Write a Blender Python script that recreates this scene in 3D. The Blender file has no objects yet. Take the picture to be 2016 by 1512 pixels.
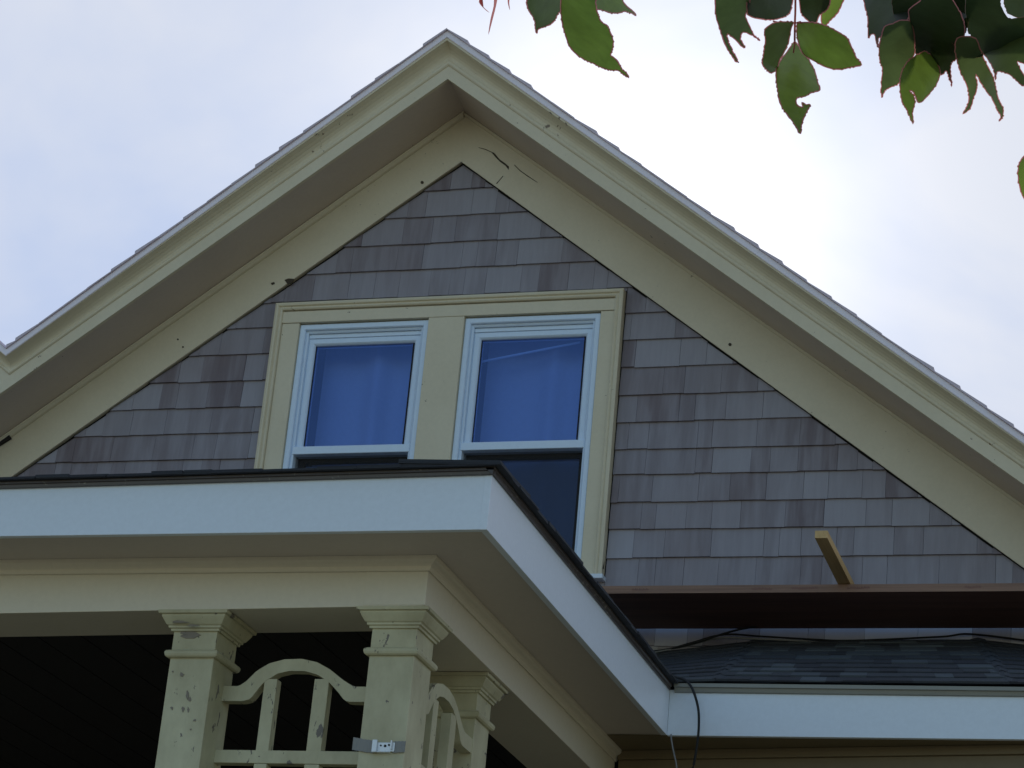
import bpy, bmesh, math, random
from mathutils import Vector, Matrix, noise
R = math.radians
rng = random.Random(7)

# ------------------------------------------------------------------ camera
scene = bpy.context.scene
F = 5000.0                      # focal length in pixels of the 2016 px wide photograph
CAM = Vector((3.712, -9.9564, 1.6))
ROT = (Matrix.Rotation(0.32446, 3, 'Z') @ Matrix.Rotation(1.9562, 3, 'X') @ Matrix.Rotation(0.094064, 3, 'Z'))
cd = bpy.data.cameras.new('camera')
cd.sensor_width = 36; cd.lens = F / 2016 * 36; cd.clip_start = .05; cd.clip_end = 5000
cam = bpy.data.objects.new('camera', cd); scene.collection.objects.link(cam)
cam.matrix_world = Matrix.Translation(CAM) @ ROT.to_4x4()
scene.camera = cam
scene.render.resolution_x = 1024; scene.render.resolution_y = 768

def ray(u, v): return (ROT @ Vector(((u - 1008) / F, -(v - 756) / F, -1))).normalized()
def on_y(u, v, y): d = ray(u, v); return CAM + d * ((y - CAM.y) / d.y)
def at(u, v, dist): return CAM + ray(u, v) * dist

# ------------------------------------------------------------------ world and sun
SUN = ray(1250, 440)            # veiled sun, just hidden by the roof
SUN_EL = math.asin(SUN.z); SUN_AZ = math.atan2(SUN.x, SUN.y)
world = bpy.data.worlds.new('World'); scene.world = world; world.use_nodes = True
nt = world.node_tree; N = nt.nodes; L = nt.links; N.clear()
def wn(t, **k):
    n = N.new(t)
    for a, b in k.items(): setattr(n, a, b)
    return n
def wmath(op, a, b=None, clamp=False):
    n = wn('ShaderNodeMath', operation=op, use_clamp=clamp)
    for i, s in enumerate((a, b)):
        if s is None: continue
        if isinstance(s, (int, float)): n.inputs[i].default_value = s
        else: L.new(s, n.inputs[i])
    return n.outputs[0]
tc = wn('ShaderNodeTexCoord')
sky = wn('ShaderNodeTexSky', sky_type='NISHITA', sun_disc=False, sun_elevation=SUN_EL, sun_rotation=SUN_AZ, air_density=1.3, dust_density=.6, ozone_density=2.5)
dot = wn('ShaderNodeVectorMath', operation='DOT_PRODUCT'); L.new(tc.outputs['Generated'], dot.inputs[0]); dot.inputs[1].default_value = SUN
d = dot.outputs['Value']
mp = wn('ShaderNodeMapping'); mp.inputs['Scale'].default_value = (1, 1, 1.8); L.new(tc.outputs['Generated'], mp.inputs[0])
nz = wn('ShaderNodeTexNoise'); nz.inputs['Scale'].default_value = 5.0; nz.inputs['Detail'].default_value = 5; nz.inputs['Roughness'].default_value = .5; nz.inputs['Distortion'].default_value = .35
L.new(mp.outputs[0], nz.inputs[0])
cl = wmath('MULTIPLY_ADD', nz.outputs[0], 3.6); N[cl.node.name].inputs[2].default_value = -1.35
cl = wmath('MINIMUM', wmath('MAXIMUM', cl, 0), 1)                       # cloud thickness 0..1
dot2 = wn('ShaderNodeVectorMath', operation='DOT_PRODUCT'); L.new(tc.outputs['Generated'], dot2.inputs[0]); dot2.inputs[1].default_value = (SUN + Vector((.75, 0, 0))).normalized()
front = wmath('MULTIPLY_ADD', dot2.outputs['Value'], 1.7); front.node.inputs[2].default_value = -.38
frontb = wmath('MULTIPLY_ADD', d, 2.2); frontb.node.inputs[2].default_value = -.5
front = wmath('MINIMUM', wmath('MAXIMUM', wmath('MAXIMUM', front, frontb), 0), 1)                 # sun-side cloud sheet, plus unseen lobe added toward +x to light the side fascia
n2 = wn('ShaderNodeTexNoise'); n2.inputs['Scale'].default_value = 9; n2.inputs['Detail'].default_value = 4; L.new(tc.outputs['Generated'], n2.inputs[0])
dn = wmath('ADD', d, wmath('MULTIPLY', wmath('SUBTRACT', n2.outputs[0], .5), .0035))
glow = wmath('POWER', wmath('MAXIMUM', dn, 0), 380)
glow2 = wmath('POWER', wmath('MAXIMUM', d, 0), 160)
# thin part of the veil is pale blue, thick part is white
thin = wn('ShaderNodeRGB'); thin.outputs[0].default_value = (.51, .61, .84, 1)
thick = wn('ShaderNodeRGB'); thick.outputs[0].default_value = (.72, .76, .86, 1)
mx = wn('ShaderNodeMix', data_type='RGBA'); L.new(cl, mx.inputs[0]); L.new(thin.outputs[0], mx.inputs[6]); L.new(thick.outputs[0], mx.inputs[7])
gc = wn('ShaderNodeMix', data_type='RGBA', blend_type='ADD'); gc.inputs[0].default_value = 1
gcol = wn('ShaderNodeCombineColor')
g = wmath('ADD', wmath('MULTIPLY', glow, .42), wmath('MULTIPLY', glow2, .27))
L.new(g, gcol.inputs[0]); L.new(wmath('MULTIPLY', g, .94), gcol.inputs[1]); L.new(wmath('MULTIPLY', g, .85), gcol.inputs[2])
L.new(mx.outputs[2], gc.inputs[6]); L.new(gcol.outputs[0], gc.inputs[7])
SKY_STRENGTH = .15
bg1 = wn('ShaderNodeBackground'); L.new(sky.outputs[0], bg1.inputs[0]); bg1.inputs[1].default_value = SKY_STRENGTH
bg2 = wn('ShaderNodeBackground'); L.new(gc.outputs[2], bg2.inputs[0]); bg2.inputs[1].default_value = 1.0
ms = wn('ShaderNodeMixShader'); L.new(front, ms.inputs[0]); L.new(bg1.outputs[0], ms.inputs[1]); L.new(bg2.outputs[0], ms.inputs[2])
wo = wn('ShaderNodeOutputWorld'); L.new(ms.outputs[0], wo.inputs[0])

sd = bpy.data.lights.new('sun', 'SUN'); sd.energy = 3.0; sd.angle = R(6); sd.color = (1, .95, .88)
so = bpy.data.objects.new('sun', sd); scene.collection.objects.link(so)
so.rotation_euler = SUN.to_track_quat('Z', 'Y').to_euler(); so.location = (6, 20, 15)
vs = scene.view_settings
vs.view_transform = 'Standard'; vs.look = 'None'; vs.gamma = 1; vs.use_curve_mapping = False; vs.exposure = 0

# ------------------------------------------------------------------ materials
def new_mat(name):
    m = bpy.data.materials.new(name); m.use_nodes = True
    return m, m.node_tree, m.node_tree.nodes['Principled BSDF']
def nd(t, typ, **k):
    n = t.nodes.new(typ)
    for a, b in k.items(): setattr(n, a, b)
    return n
def ramp(t, fac, stops):
    r = nd(t, 'ShaderNodeValToRGB'); e = r.color_ramp.elements
    while len(e) < len(stops): e.new(.5)
    for el, (p, c) in zip(e, stops):
        el.position = p; el.color = (c[0], c[1], c[2], 1) if isinstance(c, tuple) else (c, c, c, 1)
    t.links.new(fac, r.inputs[0]); return r.outputs[0]
def noise_n(t, scale, detail=3, rough=.5, stretch=None, dist=0, coord='Object'):
    c = nd(t, 'ShaderNodeTexCoord'); v = c.outputs[coord]
    if stretch:
        m = nd(t, 'ShaderNodeMapping'); m.inputs['Scale'].default_value = stretch; t.links.new(v, m.inputs[0]); v = m.outputs[0]
    n = nd(t, 'ShaderNodeTexNoise'); n.inputs['Scale'].default_value = scale; n.inputs['Detail'].default_value = detail
    n.inputs['Roughness'].default_value = rough; n.inputs['Distortion'].default_value = dist
    t.links.new(v, n.inputs[0]); return n.outputs[0]
def mix(t, fac, a, b, mode='MIX'):
    m = nd(t, 'ShaderNodeMix', data_type='RGBA', blend_type=mode)
    for s, i in ((fac, 0), (a, 6), (b, 7)):
        if isinstance(s, (int, float)): m.inputs[i].default_value = s
        elif isinstance(s, tuple): m.inputs[i].default_value = (*s, 1)
        else: t.links.new(s, m.inputs[i])
    return m.outputs[2]
def bump(t, b, h, strength=.3, dist=.002):
    n = nd(t, 'ShaderNodeBump'); n.inputs['Strength'].default_value = strength; n.inputs['Distance'].default_value = dist
    t.links.new(h, n.inputs['Height']); t.links.new(n.outputs[0], b.inputs['Normal'])

def paint(name, col, dirt=(.5, .5, .45), chips=None, chip_scale=38, chip_at=.70, rough=.5, grain=(1, 1, 1), bstr=.25, mott=.25):
    m, t, b = new_mat(name)
    n1 = noise_n(t, 5, 5, .6, grain)
    c = mix(t, ramp(t, n1, [(.3, 0.), (.72, 1.)]), col, tuple(a * (1 - mott * (1 - d_)) for a, d_ in zip(col, dirt)))
    n3 = noise_n(t, 60, 4, .6, grain)
    c = mix(t, .35, c, mix(t, n3, tuple(a * .8 for a in col), tuple(min(1, a * 1.15) for a in col)))
    if chips:
        a = noise_n(t, chip_scale, 5, .62, grain, .4); w = noise_n(t, 3.1, 2)
        s = nd(t, 'ShaderNodeMath', operation='MULTIPLY_ADD'); t.links.new(w, s.inputs[0]); s.inputs[1].default_value = .35; t.links.new(a, s.inputs[2])
        k = ramp(t, s.outputs[0], [(chip_at + .20, 0.), (chip_at + .215, 1.)])
        c = mix(t, k, c, chips)
    t.links.new(c, b.inputs['Base Color']); b.inputs['Roughness'].default_value = rough
    bump(t, b, mix(t, .5, noise_n(t, 90, 4, .6, grain), noise_n(t, 14, 3, .5, grain)), bstr)
    return m
M = {}
M['cream'] = paint('cream_trim_paint', (.69, .615, .45), (.62, .55, .42), (.22, .17, .12), 34, .69)
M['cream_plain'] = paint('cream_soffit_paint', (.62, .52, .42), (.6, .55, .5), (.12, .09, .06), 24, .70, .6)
M['post'] = paint('weathered_post_paint', (.60, .575, .39), (.3, .24, .15), (.16, .14, .12), 26, .615, .55, (1, 1, .6), .6, .8)
M['beam'] = paint('cream_beam_paint', (.68, .625, .50), (.7, .65, .6), None, rough=.45, bstr=.08, mott=.12)
M['psoffit'] = paint('porch_soffit_paint', (.60, .53, .46), (.7, .65, .6), None, rough=.5, bstr=.05, mott=.12)
M['white'] = paint('white_fascia_paint', (.72, .79, .88), (.9, .9, .88), None, rough=.35, bstr=.05, mott=.1)
M['vinyl'] = paint('white_vinyl', (.68, .80, .96), (.9, .9, .9), None, rough=.3, bstr=.02, mott=.05)
M['drip'] = paint('painted_metal_edge', (.90, .82, .88), (.85, .85, .85), None, rough=.35, bstr=.05)
M['dripdark'] = paint('brown_metal_edge', (.07, .055, .048), (.4, .4, .4), (.2, .18, .15), 50, .62, .35, bstr=.1)
M['dripgreen'] = paint('grey_green_metal_edge', (.25, .25, .22), (.5, .5, .5), None, rough=.4, bstr=.05)
M['olive'] = paint('old_ochre_siding_paint', (.19, .145, .08), (.3, .3, .2), None, rough=.6)
M['dark'] = paint('shade_darkened_boards', (.011, .010, .010), (.5, .5, .5), None, rough=.8)  # deep interior shade put into the base colour
M['gap'] = paint('dark_wood_and_gap_shade', (.02, .016, .014), (.5, .5, .5), None, rough=.9)  # near-black; carries gap and recess shade as well as rotted wood
M['wall'] = paint('plain_wall', (.16, .15, .14), (.5, .5, .5), None, rough=.8)
M['galv'] = paint('zinc_bracket', (.72, .76, .80), (.6, .6, .6), None, rough=.35); M['galv'].node_tree.nodes['Principled BSDF'].inputs['Metallic'].default_value = .3
M['tape'] = paint('grey_tape', (.24, .24, .23), (.3, .3, .3), None, rough=.45, bstr=.6)
M['hole'] = paint('dark_hole', (.01, .01, .01), (.5, .5, .5), None, rough=.9)
M['peel'] = paint('bare_grey_wood', (.25, .22, .18), (.4, .4, .4), None, rough=.9, bstr=.5)
M['crack'] = paint('bare_wood_crack', (.06, .045, .03), (.4, .4, .4), None, rough=.9)
M['cable'] = paint('black_cable', (.006, .007, .009), (.6, .6, .6), None, rough=.7, bstr=.02)
M['wire'] = paint('grey_wire', (.22, .22, .22), (.6, .6, .6), None, rough=.4, bstr=.02)

def cedar():
    m, t, b = new_mat('weathered_cedar_shingle')
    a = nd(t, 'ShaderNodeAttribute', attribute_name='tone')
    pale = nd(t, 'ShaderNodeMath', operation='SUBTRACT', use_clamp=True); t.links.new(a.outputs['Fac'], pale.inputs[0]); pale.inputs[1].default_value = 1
    fine = noise_n(t, 60, 5, .65, (1, 1, .05)); broad = noise_n(t, 15, 3, .5, (1, 1, .13), .3); blot = noise_n(t, 2.2, 3)
    c = mix(t, a.outputs['Fac'], (.145, .104, .112), (.35, .33, .365))
    c = mix(t, ramp(t, broad, [(.42, 0.), (.62, 1.)]), c, mix(t, .55, c, (.36, .335, .37)))
    c = mix(t, .30, c, mix(t, fine, (.09, .08, .09), (.38, .38, .43)))
    c = mix(t, ramp(t, blot, [(.45, 0.), (.75, .35)]), c, (.20, .145, .14))
    c = mix(t, pale.outputs[0], c, (.66, .70, .80))  # also carries the bounced light painted on the lowest courses
    t.links.new(c, b.inputs['Base Color']); b.inputs['Roughness'].default_value = .75
    bump(t, b, fine, .4); return m
M['cedar'] = cedar()
def asphalt():
    m, t, b = new_mat('asphalt_shingle')
    a = nd(t, 'ShaderNodeAttribute', attribute_name='tone')
    g = noise_n(t, 420, 2, .6)
    c = mix(t, a.outputs['Fac'], (.011, .013, .021), (.085, .105, .118))
    c = mix(t, .4, c, mix(t, g, (.006, .006, .009), (.09, .095, .11)))
    t.links.new(c, b.inputs['Base Color']); b.inputs['Roughness'].default_value = .9
    bump(t, b, g, .6, .002); return m
M['asphalt'] = asphalt()
def roofpale():
    m, t, b = new_mat('roof_edge_shingle')
    g = noise_n(t, 200, 3, .6)
    c = mix(t, g, (.50, .42, .47), (.72, .62, .68))  # base colour raised to carry the lens glare over the roof edge
    t.links.new(c, b.inputs['Base Color']); b.inputs['Roughness'].default_value = .85
    bump(t, b, g, .5, .002); return m
M['roofpale'] = roofpale()
def wood(name, a_, b_, stretch, scale=18):
    m, t, b = new_mat(name)
    n = noise_n(t, scale, 6, .65, stretch, .6)
    c = mix(t, ramp(t, n, [(.3, 0.), (.7, 1.)]), a_, b_)
    t.links.new(c, b.inputs['Base Color']); b.inputs['Roughness'].default_value = .7
    bump(t, b, n, .4); return m
M['plank'] = wood('red_brown_plank', (.13, .065, .05), (.24, .12, .09), (.05, 1, 1))
M['plankedge'] = wood('plank_edge_laminate', (.17, .095, .065), (.32, .19, .13), (.12, 1, 6), 14)
M['pine'] = wood('fresh_pine', (.48, .30, .12), (.66, .46, .22), (1, .06, 1), 24)
M['bark'] = wood('grey_bark', (.05, .04, .03), (.14, .12, .10), (1, 1, .2), 14)

def glass(name, tint, refl, inside):
    m, t, b = new_mat(name)
    out = t.nodes['Material Output']; t.nodes.remove(b)
    gl = nd(t, 'ShaderNodeBsdfGlossy'); gl.inputs['Roughness'].default_value = .02; gl.inputs['Color'].default_value = (*tint, 1)
    tr = nd(t, 'ShaderNodeBsdfTransparent'); tr.inputs['Color'].default_value = (*inside, 1)
    fr = nd(t, 'ShaderNodeFresnel'); fr.inputs[0].default_value = 1.5
    f2 = nd(t, 'ShaderNodeMath', operation='ADD', use_clamp=True); t.links.new(fr.outputs[0], f2.inputs[0]); f2.inputs[1].default_value = refl
    w = noise_n(t, 1.6, 1)
    bp = nd(t, 'ShaderNodeBump'); bp.inputs['Strength'].default_value = .12; bp.inputs['Distance'].default_value = .02
    t.links.new(w, bp.inputs['Height']); t.links.new(bp.outputs[0], gl.inputs['Normal'])
    s = nd(t, 'ShaderNodeMixShader'); t.links.new(f2.outputs[0], s.inputs[0]); t.links.new(tr.outputs[0], s.inputs[1]); t.links.new(gl.outputs[0], s.inputs[2])
    t.links.new(s.outputs[0], out.inputs[0]); return m
M['glass'] = glass('coated_window_glass', (.32, .46, .92), .14, (.55, .7, 1.0))
M['glass2'] = glass('shaded_window_glass', (.40, .55, .9), .10, (.3, .35, .5))  # darker copy of the pane glass, recess shade put into its tint
M['curtain'] = paint('curtain_cloth', (.60, .62, .72), (.9, .9, .9), None, rough=.9, bstr=.05)
def screen():
    m, t, b = new_mat('insect_screen')
    out = t.nodes['Material Output']; b.inputs['Base Color'].default_value = (.01, .01, .012, 1); b.inputs['Roughness'].default_value = .6
    tr = nd(t, 'ShaderNodeBsdfTransparent'); s = nd(t, 'ShaderNodeMixShader'); s.inputs[0].default_value = .45
    t.links.new(tr.outputs[0], s.inputs[1]); t.links.new(b.outputs[0], s.inputs[2]); t.links.new(s.outputs[0], out.inputs[0]); return m
M['screen'] = screen()
def leafmat(name, col, trans, var=.35):
    m, t, b = new_mat(name); out = t.nodes['Material Output']
    n = noise_n(t, 45, 4, .6)
    c = mix(t, n, tuple(a * (1 - var) for a in col), tuple(a * (1 + var) for a in col))
    t.links.new(c, b.inputs['Base Color']); b.inputs['Roughness'].default_value = .5
    tl = nd(t, 'ShaderNodeBsdfTranslucent'); t.links.new(mix(t, n, tuple(a * (1 - var) for a in trans), tuple(a * (1 + var) for a in trans)), tl.inputs[0])
    s = nd(t, 'ShaderNodeMixShader'); s.inputs[0].default_value = .5
    t.links.new(b.outputs[0], s.inputs[1]); t.links.new(tl.outputs[0], s.inputs[2]); t.links.new(s.outputs[0], out.inputs[0])
    bump(t, b, n, .3); return m
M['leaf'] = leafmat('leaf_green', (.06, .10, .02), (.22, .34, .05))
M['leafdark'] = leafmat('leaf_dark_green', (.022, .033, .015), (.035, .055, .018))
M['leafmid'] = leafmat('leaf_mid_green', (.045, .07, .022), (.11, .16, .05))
M['leafrim'] = leafmat('leaf_red_fringe_and_stalk', (.40, .14, .13), (.85, .32, .30), .2)  # red lens colour fringe painted on leaf edges; also colours stalks and tips
def ground():
    m, t, b = new_mat('lawn'); n = noise_n(t, 3, 6, .6); n2 = noise_n(t, .25, 3)
    c = mix(t, n, (.14, .14, .075), (.25, .225, .13)); c = mix(t, ramp(t, n2, [(.4, 0.), (.7, 1.)]), c, (.32, .27, .20))
    t.links.new(c, b.inputs['Base Color']); b.inputs['Roughness'].default_value = .95; bump(t, b, n, .5, .02); return m
M['lawn'] = ground()
M['path'] = paint('concrete_path', (.32, .30, .27), (.5, .5, .5), None, rough=.9)

# ------------------------------------------------------------------ helpers
col = scene.collection
def thing(name, label, cat, loc=(0, 0, 0), group=None, kind=None):
    o = bpy.data.objects.new(name, None); col.objects.link(o); o.location = loc; o.empty_display_size = .2
    o['label'] = label; o['category'] = cat
    if group: o['group'] = group
    if kind: o['kind'] = kind
    return o
def base(o):
    v = Vector((0, 0, 0))
    while o is not None: v += o.location; o = o.parent
    return v
class MB:
    def __init__(s): s.v = []; s.f = []; s.m = []; s.t = []
    def add(s, vs, fs, mi=0, tone=.5):
        k = len(s.v); s.v += [Vector(v) for v in vs]
        for f in fs: s.f.append([i + k for i in f]); s.m.append(mi); s.t.append(tone)
    def box(s, x0, x1, y0, y1, z0, z1, mi=0, tone=.5):
        vs = [(x0, y0, z0), (x1, y0, z0), (x1, y1, z0), (x0, y1, z0), (x0, y0, z1), (x1, y0, z1), (x1, y1, z1), (x0, y1, z1)]
        s.add(vs, [(0, 3, 2, 1), (4, 5, 6, 7), (0, 1, 5, 4), (1, 2, 6, 5), (2, 3, 7, 6), (3, 0, 4, 7)], mi, tone)
    def loft(s, secs, cap=True, closed=True, mi=0, tone=.5):
        n = len(secs[0]); vs = [p for sec in secs for p in sec]; fs = []
        for a in range(len(secs) - 1):
            for i in range(n if closed else n - 1):
                j = (i + 1) % n
                fs.append((a * n + i, a * n + j, (a + 1) * n + j, (a + 1) * n + i))
        if cap and closed: fs += [tuple(range(n))[::-1], tuple(range((len(secs) - 1) * n, len(secs) * n))]
        s.add(vs, fs, mi, tone)
    def tube(s, pts, r, sides=8, mi=0):
        pts = [Vector(p) for p in pts]; secs = []
        for i, p in enumerate(pts):
            d_ = (pts[min(i + 1, len(pts) - 1)] - pts[max(i - 1, 0)]).normalized()
            a = d_.cross(Vector((0, 0, 1)) if abs(d_.z) < .9 else Vector((1, 0, 0))).normalized(); b = d_.cross(a)
            rr = r[i] if isinstance(r, (list, tuple)) else r
            secs.append([p + (a * math.cos(2 * math.pi * k / sides) + b * math.sin(2 * math.pi * k / sides)) * rr for k in range(sides)])
        s.loft(secs, mi=mi)
    def build(s, name, mats, parent=None, bevel=0, smooth=False, label=None):
        off = base(parent); me = bpy.data.meshes.new(name)
        me.from_pydata([v - off for v in s.v], [], s.f)
        mats = mats if isinstance(mats, (list, tuple)) else [mats]
        for m in mats: me.materials.append(m)
        bm = bmesh.new(); bm.from_mesh(me); bm.faces.ensure_lookup_table()
        tl = bm.faces.layers.float.new('tone_f')
        for f, mi, t in zip(bm.faces, s.m, s.t): f.material_index = mi; f[tl] = t; f.smooth = smooth
        bmesh.ops.recalc_face_normals(bm, faces=bm.faces)
        if bevel: bmesh.ops.bevel(bm, geom=[e for e in bm.edges if len(e.link_faces) == 2 and e.calc_face_angle(0) > .5], offset=bevel, segments=2, profile=.5, affect='EDGES', clamp_overlap=True)
        vals = [f[tl] for f in bm.faces]
        bm.to_mesh(me); bm.free()
        a = me.attributes.new('tone', 'FLOAT', 'FACE'); a.data.foreach_set('value', vals)
        o = bpy.data.objects.new(name, me); col.objects.link(o)
        if parent: o.parent = parent
        if label: o['label'] = label
        return o
def smooth_path(pts, n=8):
    pts = [Vector(p) for p in pts]; out = []
    P = [pts[0] * 2 - pts[1]] + pts + [pts[-1] * 2 - pts[-2]]
    for i in range(1, len(P) - 2):
        for k in range(n):
            t = k / n; a, b, c_, d_ = P[i - 1], P[i], P[i + 1], P[i + 2]
            out.append(.5 * ((2 * b) + (c_ - a) * t + (2 * a - 5 * b + 4 * c_ - d_) * t * t + (3 * b - a - 3 * c_ + d_) * t ** 3))
    out.append(pts[-1]); return out
def clip(poly, a, b, c_):      # keep a*x + b*z <= c_ ; poly of (x, z)
    out = []
    for i in range(len(poly)):
        p, q = poly[i], poly[(i + 1) % len(poly)]; dp = a * p[0] + b * p[1] - c_; dq = a * q[0] + b * q[1] - c_
        if dp <= 0: out.append(p)
        if dp * dq < 0: t = dp / (dp - dq); out.append((p[0] + (q[0] - p[0]) * t, p[1] + (q[1] - p[1]) * t))
    return out

# ------------------------------------------------------------------ ground
g = MB(); g.add([(-400, -400, 0), (400, -400, 0), (400, 900, 0), (-400, 900, 0)], [(0, 1, 2, 3)])
go = g.build('ground', M['lawn']); go['kind'] = 'structure'
p_ = MB(); p_.box(-.9, .3, -30, -4.1, 0, .03); po = p_.build('path', M['path']); po['kind'] = 'structure'

# ------------------------------------------------------------------ house
house = thing('house', 'gabled house with grey-brown cedar shingles and cream trim around a paired window', 'house', (0, 0, 0))
ZA, SL, SR, XA = 6.984, .739, .774, .022      # inner edge of the frieze boards
# backing wall (coloured near-black to stand for the shadow gap round the siding)
w = MB(); X0, X1 = -3.2, 4.6
w.loft([[(X0, y, .0), (X1, y, .0), (X1, y, ZA + .1 - SR * (X1 - XA)), (XA, y, ZA + .1), (X0, y, ZA + .1 + SL * (X0 - XA))] for y in (.34, .44)])
# opening-free backing pieces beside the windows
for a, b in ((X0, -.70), (.775, X1)): pass
w2 = MB()
def wallpoly(x0, x1, zb, zt):
    pl = clip(clip([(x0, zb), (x1, zb), (x1, zt), (x0, zt)], SR, 1, ZA + .12 + SR * XA), -SL, 1, ZA + .12 - SL * XA)
    if len(pl) > 2: w2.loft([[(x, y, z) for x, z in pl] for y in (.004, .12)])
wallpoly(X0, -.69, 0, 8); wallpoly(.765, X1, 0, 8); wallpoly(-.69, .765, 6.20, 8); wallpoly(-.69, .765, 0, 4.95)
w2.build('wall', M['gap'], house)
# body of the house behind
b_ = MB(); b_.box(X0, X1, .45, 9, 0, 4.2); b_.build('house_body', M['wall'], house)
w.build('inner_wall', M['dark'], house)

# cedar shingle courses
CZ = [6.852, 6.716, 6.579, 6.447, 6.309, 6.182, 6.052, 5.919, 5.788, 5.660, 5.532, 5.4145, 5.287, 5.163, 5.0335, 4.903, 4.773, 4.643, 4.513]
zs = [CZ[0] + .132] + CZ
s = MB()
for k in range(1, len(zs)):
    zb, zt = zs[k], zs[k - 1] + .02
    x = -3.1 + rng.uniform(0, .15)
    while x < 4.4:
        wd = rng.choice((.07, .09, .11, .13, .15, .18, .21)) * rng.uniform(.9, 1.1)
        jl, jr = rng.uniform(.001, .010), rng.uniform(.001, .010)
        tone = min(1, max(0, rng.gauss(.5, .33)))
        if k > 17: tone = rng.choice((.6, 1.2, 1.5, 1.7, 1.8))  # lowest courses coloured paler to stand for light bounced off the lower roof
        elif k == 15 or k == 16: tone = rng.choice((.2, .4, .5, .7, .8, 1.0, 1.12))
        dz = rng.uniform(-.002, .002)
        quad = [(x, zb + dz), (x + wd - .0012, zb + dz + rng.uniform(-.001, .001)), (x + wd - .0012 + rng.uniform(-.0008, .0008), zt), (x, zt)]
        pieces = [quad]
        if zb < 6.27:      # cut round the window casing
            if zt < 6.285 or zb < 6.285:
                lft = clip(quad, 1, 0, -.815); rgt = clip(quad, -1, 0, -.8655)
                pieces = [p for p in (lft, rgt) if len(p) > 2]
                top = clip(clip(clip(quad, 0, -1, -6.294 - rng.uniform(0, .004)), -1, 0, .815), 1, 0, .8635)
                if len(top) > 2 and zb < 6.29 < zt: pieces.append(top)
                if zb < 4.93:
                    low = clip(clip(clip(quad, 0, 1, 4.93), -1, 0, .815), 1, 0, .8635)
                    if len(low) > 2: pieces.append(low)
        for pl in pieces:
            pl = clip(clip(pl, SR, 1, ZA - jr + SR * XA), -SL, 1, ZA - jl - SL * XA)
            if len(pl) < 3: continue
            f = lambda z: -.013 + (z - zb) / (zt - zb) * .0125
            front = [(px, f(pz) + (tone - .5) * .002, pz) for px, pz in pl]; back = [(px, .003, pz) for px, pz in pl]
            s.loft([back, front], tone=tone)
        x += wd
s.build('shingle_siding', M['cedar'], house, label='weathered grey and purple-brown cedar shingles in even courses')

# rake boards -------------------------------------------------------------
XL, XR, XV = -3.0, 4.3, -1.951
def gline(apx, apz, sl_, sr_, y, x):          # point of a gable line at x
    return Vector((x, y, apz - (sr_ * (x - apx) if x >= apx else sl_ * (apx - x))))
def rake(parent, name, prof, side, mat, xend, seg=1, **k):
    """prof: (y, apex x, apex z, left slope, right slope) points of a closed section"""
    mb = MB(); secs = []
    for i in range(seg + 1):
        sec = []
        for y, ax, az, a, b in prof:
            x = ax + (xend - ax) * i / seg
            sec.append(gline(ax, az, a, b, y, x))
        secs.append(sec)
    mb.loft(secs); return mb.build(name, mat, parent, **k)
FR_IN = (ZA, SL, SR); FR_OUT = (7.262, .745, .766)
for side, xe in ((-1, XL), (1, XR)):
    o = rake(house, 'rake_frieze', [(-.03, XA, ZA, SL, SR), (-.03, .014, FR_OUT[0], FR_OUT[1], FR_OUT[2]), (.003, .014, FR_OUT[0], FR_OUT[1], FR_OUT[2]), (.003, XA, ZA + .008, SL, SR), (-.020, XA, ZA + .008, SL, SR), (-.020, XA, ZA, SL, SR)], side, M['cream'], xe, label=('long left frieze board, slightly chipped' if side < 0 else 'right frieze board, split and spliced near the peak'))
    if side > 0: frieze_r = o
    else: frieze_l = o
    # bed moulding between frieze and soffit
    z0 = 7.238; q = .026 if side < 0 else .012
    rake(house, 'bed_moulding', [(-.031, .014, z0 - q, .745, .768), (-.031 - q * .5, .014, z0 - q * .9, .745, .768), (-.031 - q, .016, z0 - q * .3, .745, .768), (-.031 - q, .016, z0, .745, .768), (-.031, .014, z0, .745, .768)], side, M['cream'], xe)
    # soffit
    rake(house, 'soffit', [(.0, .014, 7.240, .745, .7675), (-.337, .034, 7.246, .742, .774), (-.337, .034, 7.262, .742, .774), (.0, .014, 7.262, .745, .766)], side, M['cream_plain'], xe, label='shaded underside of the roof overhang')
    fz = [(-.335, 7.2405), (-.355, 7.2405), (-.357, 7.306), (-.337, 7.31)]
    rake(house, 'rake_fascia', [(y, .034, z, .742, .775) for y, z in fz], side, M['cream'], xe)
    # crown: bead, cove, lip; each height has its own slope because the old boards taper
    pr = [(-.335, 7.306), (-.357, 7.306), (-.3615, 7.309), (-.3655, 7.316), (-.3665, 7.324), (-.3645, 7.331), (-.359, 7.336), (-.3575, 7.344), (-.359, 7.358), (-.365, 7.372), (-.376, 7.386), (-.392, 7.398), (-.410, 7.406), (-.4175, 7.408), (-.419, 7.414), (-.419, 7.420), (-.335, 7.420)]
    def lv(z): t = (z - 7.306) / .13; return .742 + .022 * t, .775 + .011 * t
    cm = rake(house, 'crown_moulding', [(y - .0, .034, z, *lv(z)) for y, z in pr], side, M['cream'], xe if side > 0 else XV, smooth=False)
    pr = [(-.335, 7.4205), (-.422, 7.4205), (-.424, 7.424), (-.424, 7.454), (-.335, 7.454)]
    rake(house, 'drip_edge', [(y, .034, z, .765, .786) for y, z in pr], side, M['drip'], xe if side > 0 else XV)
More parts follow.
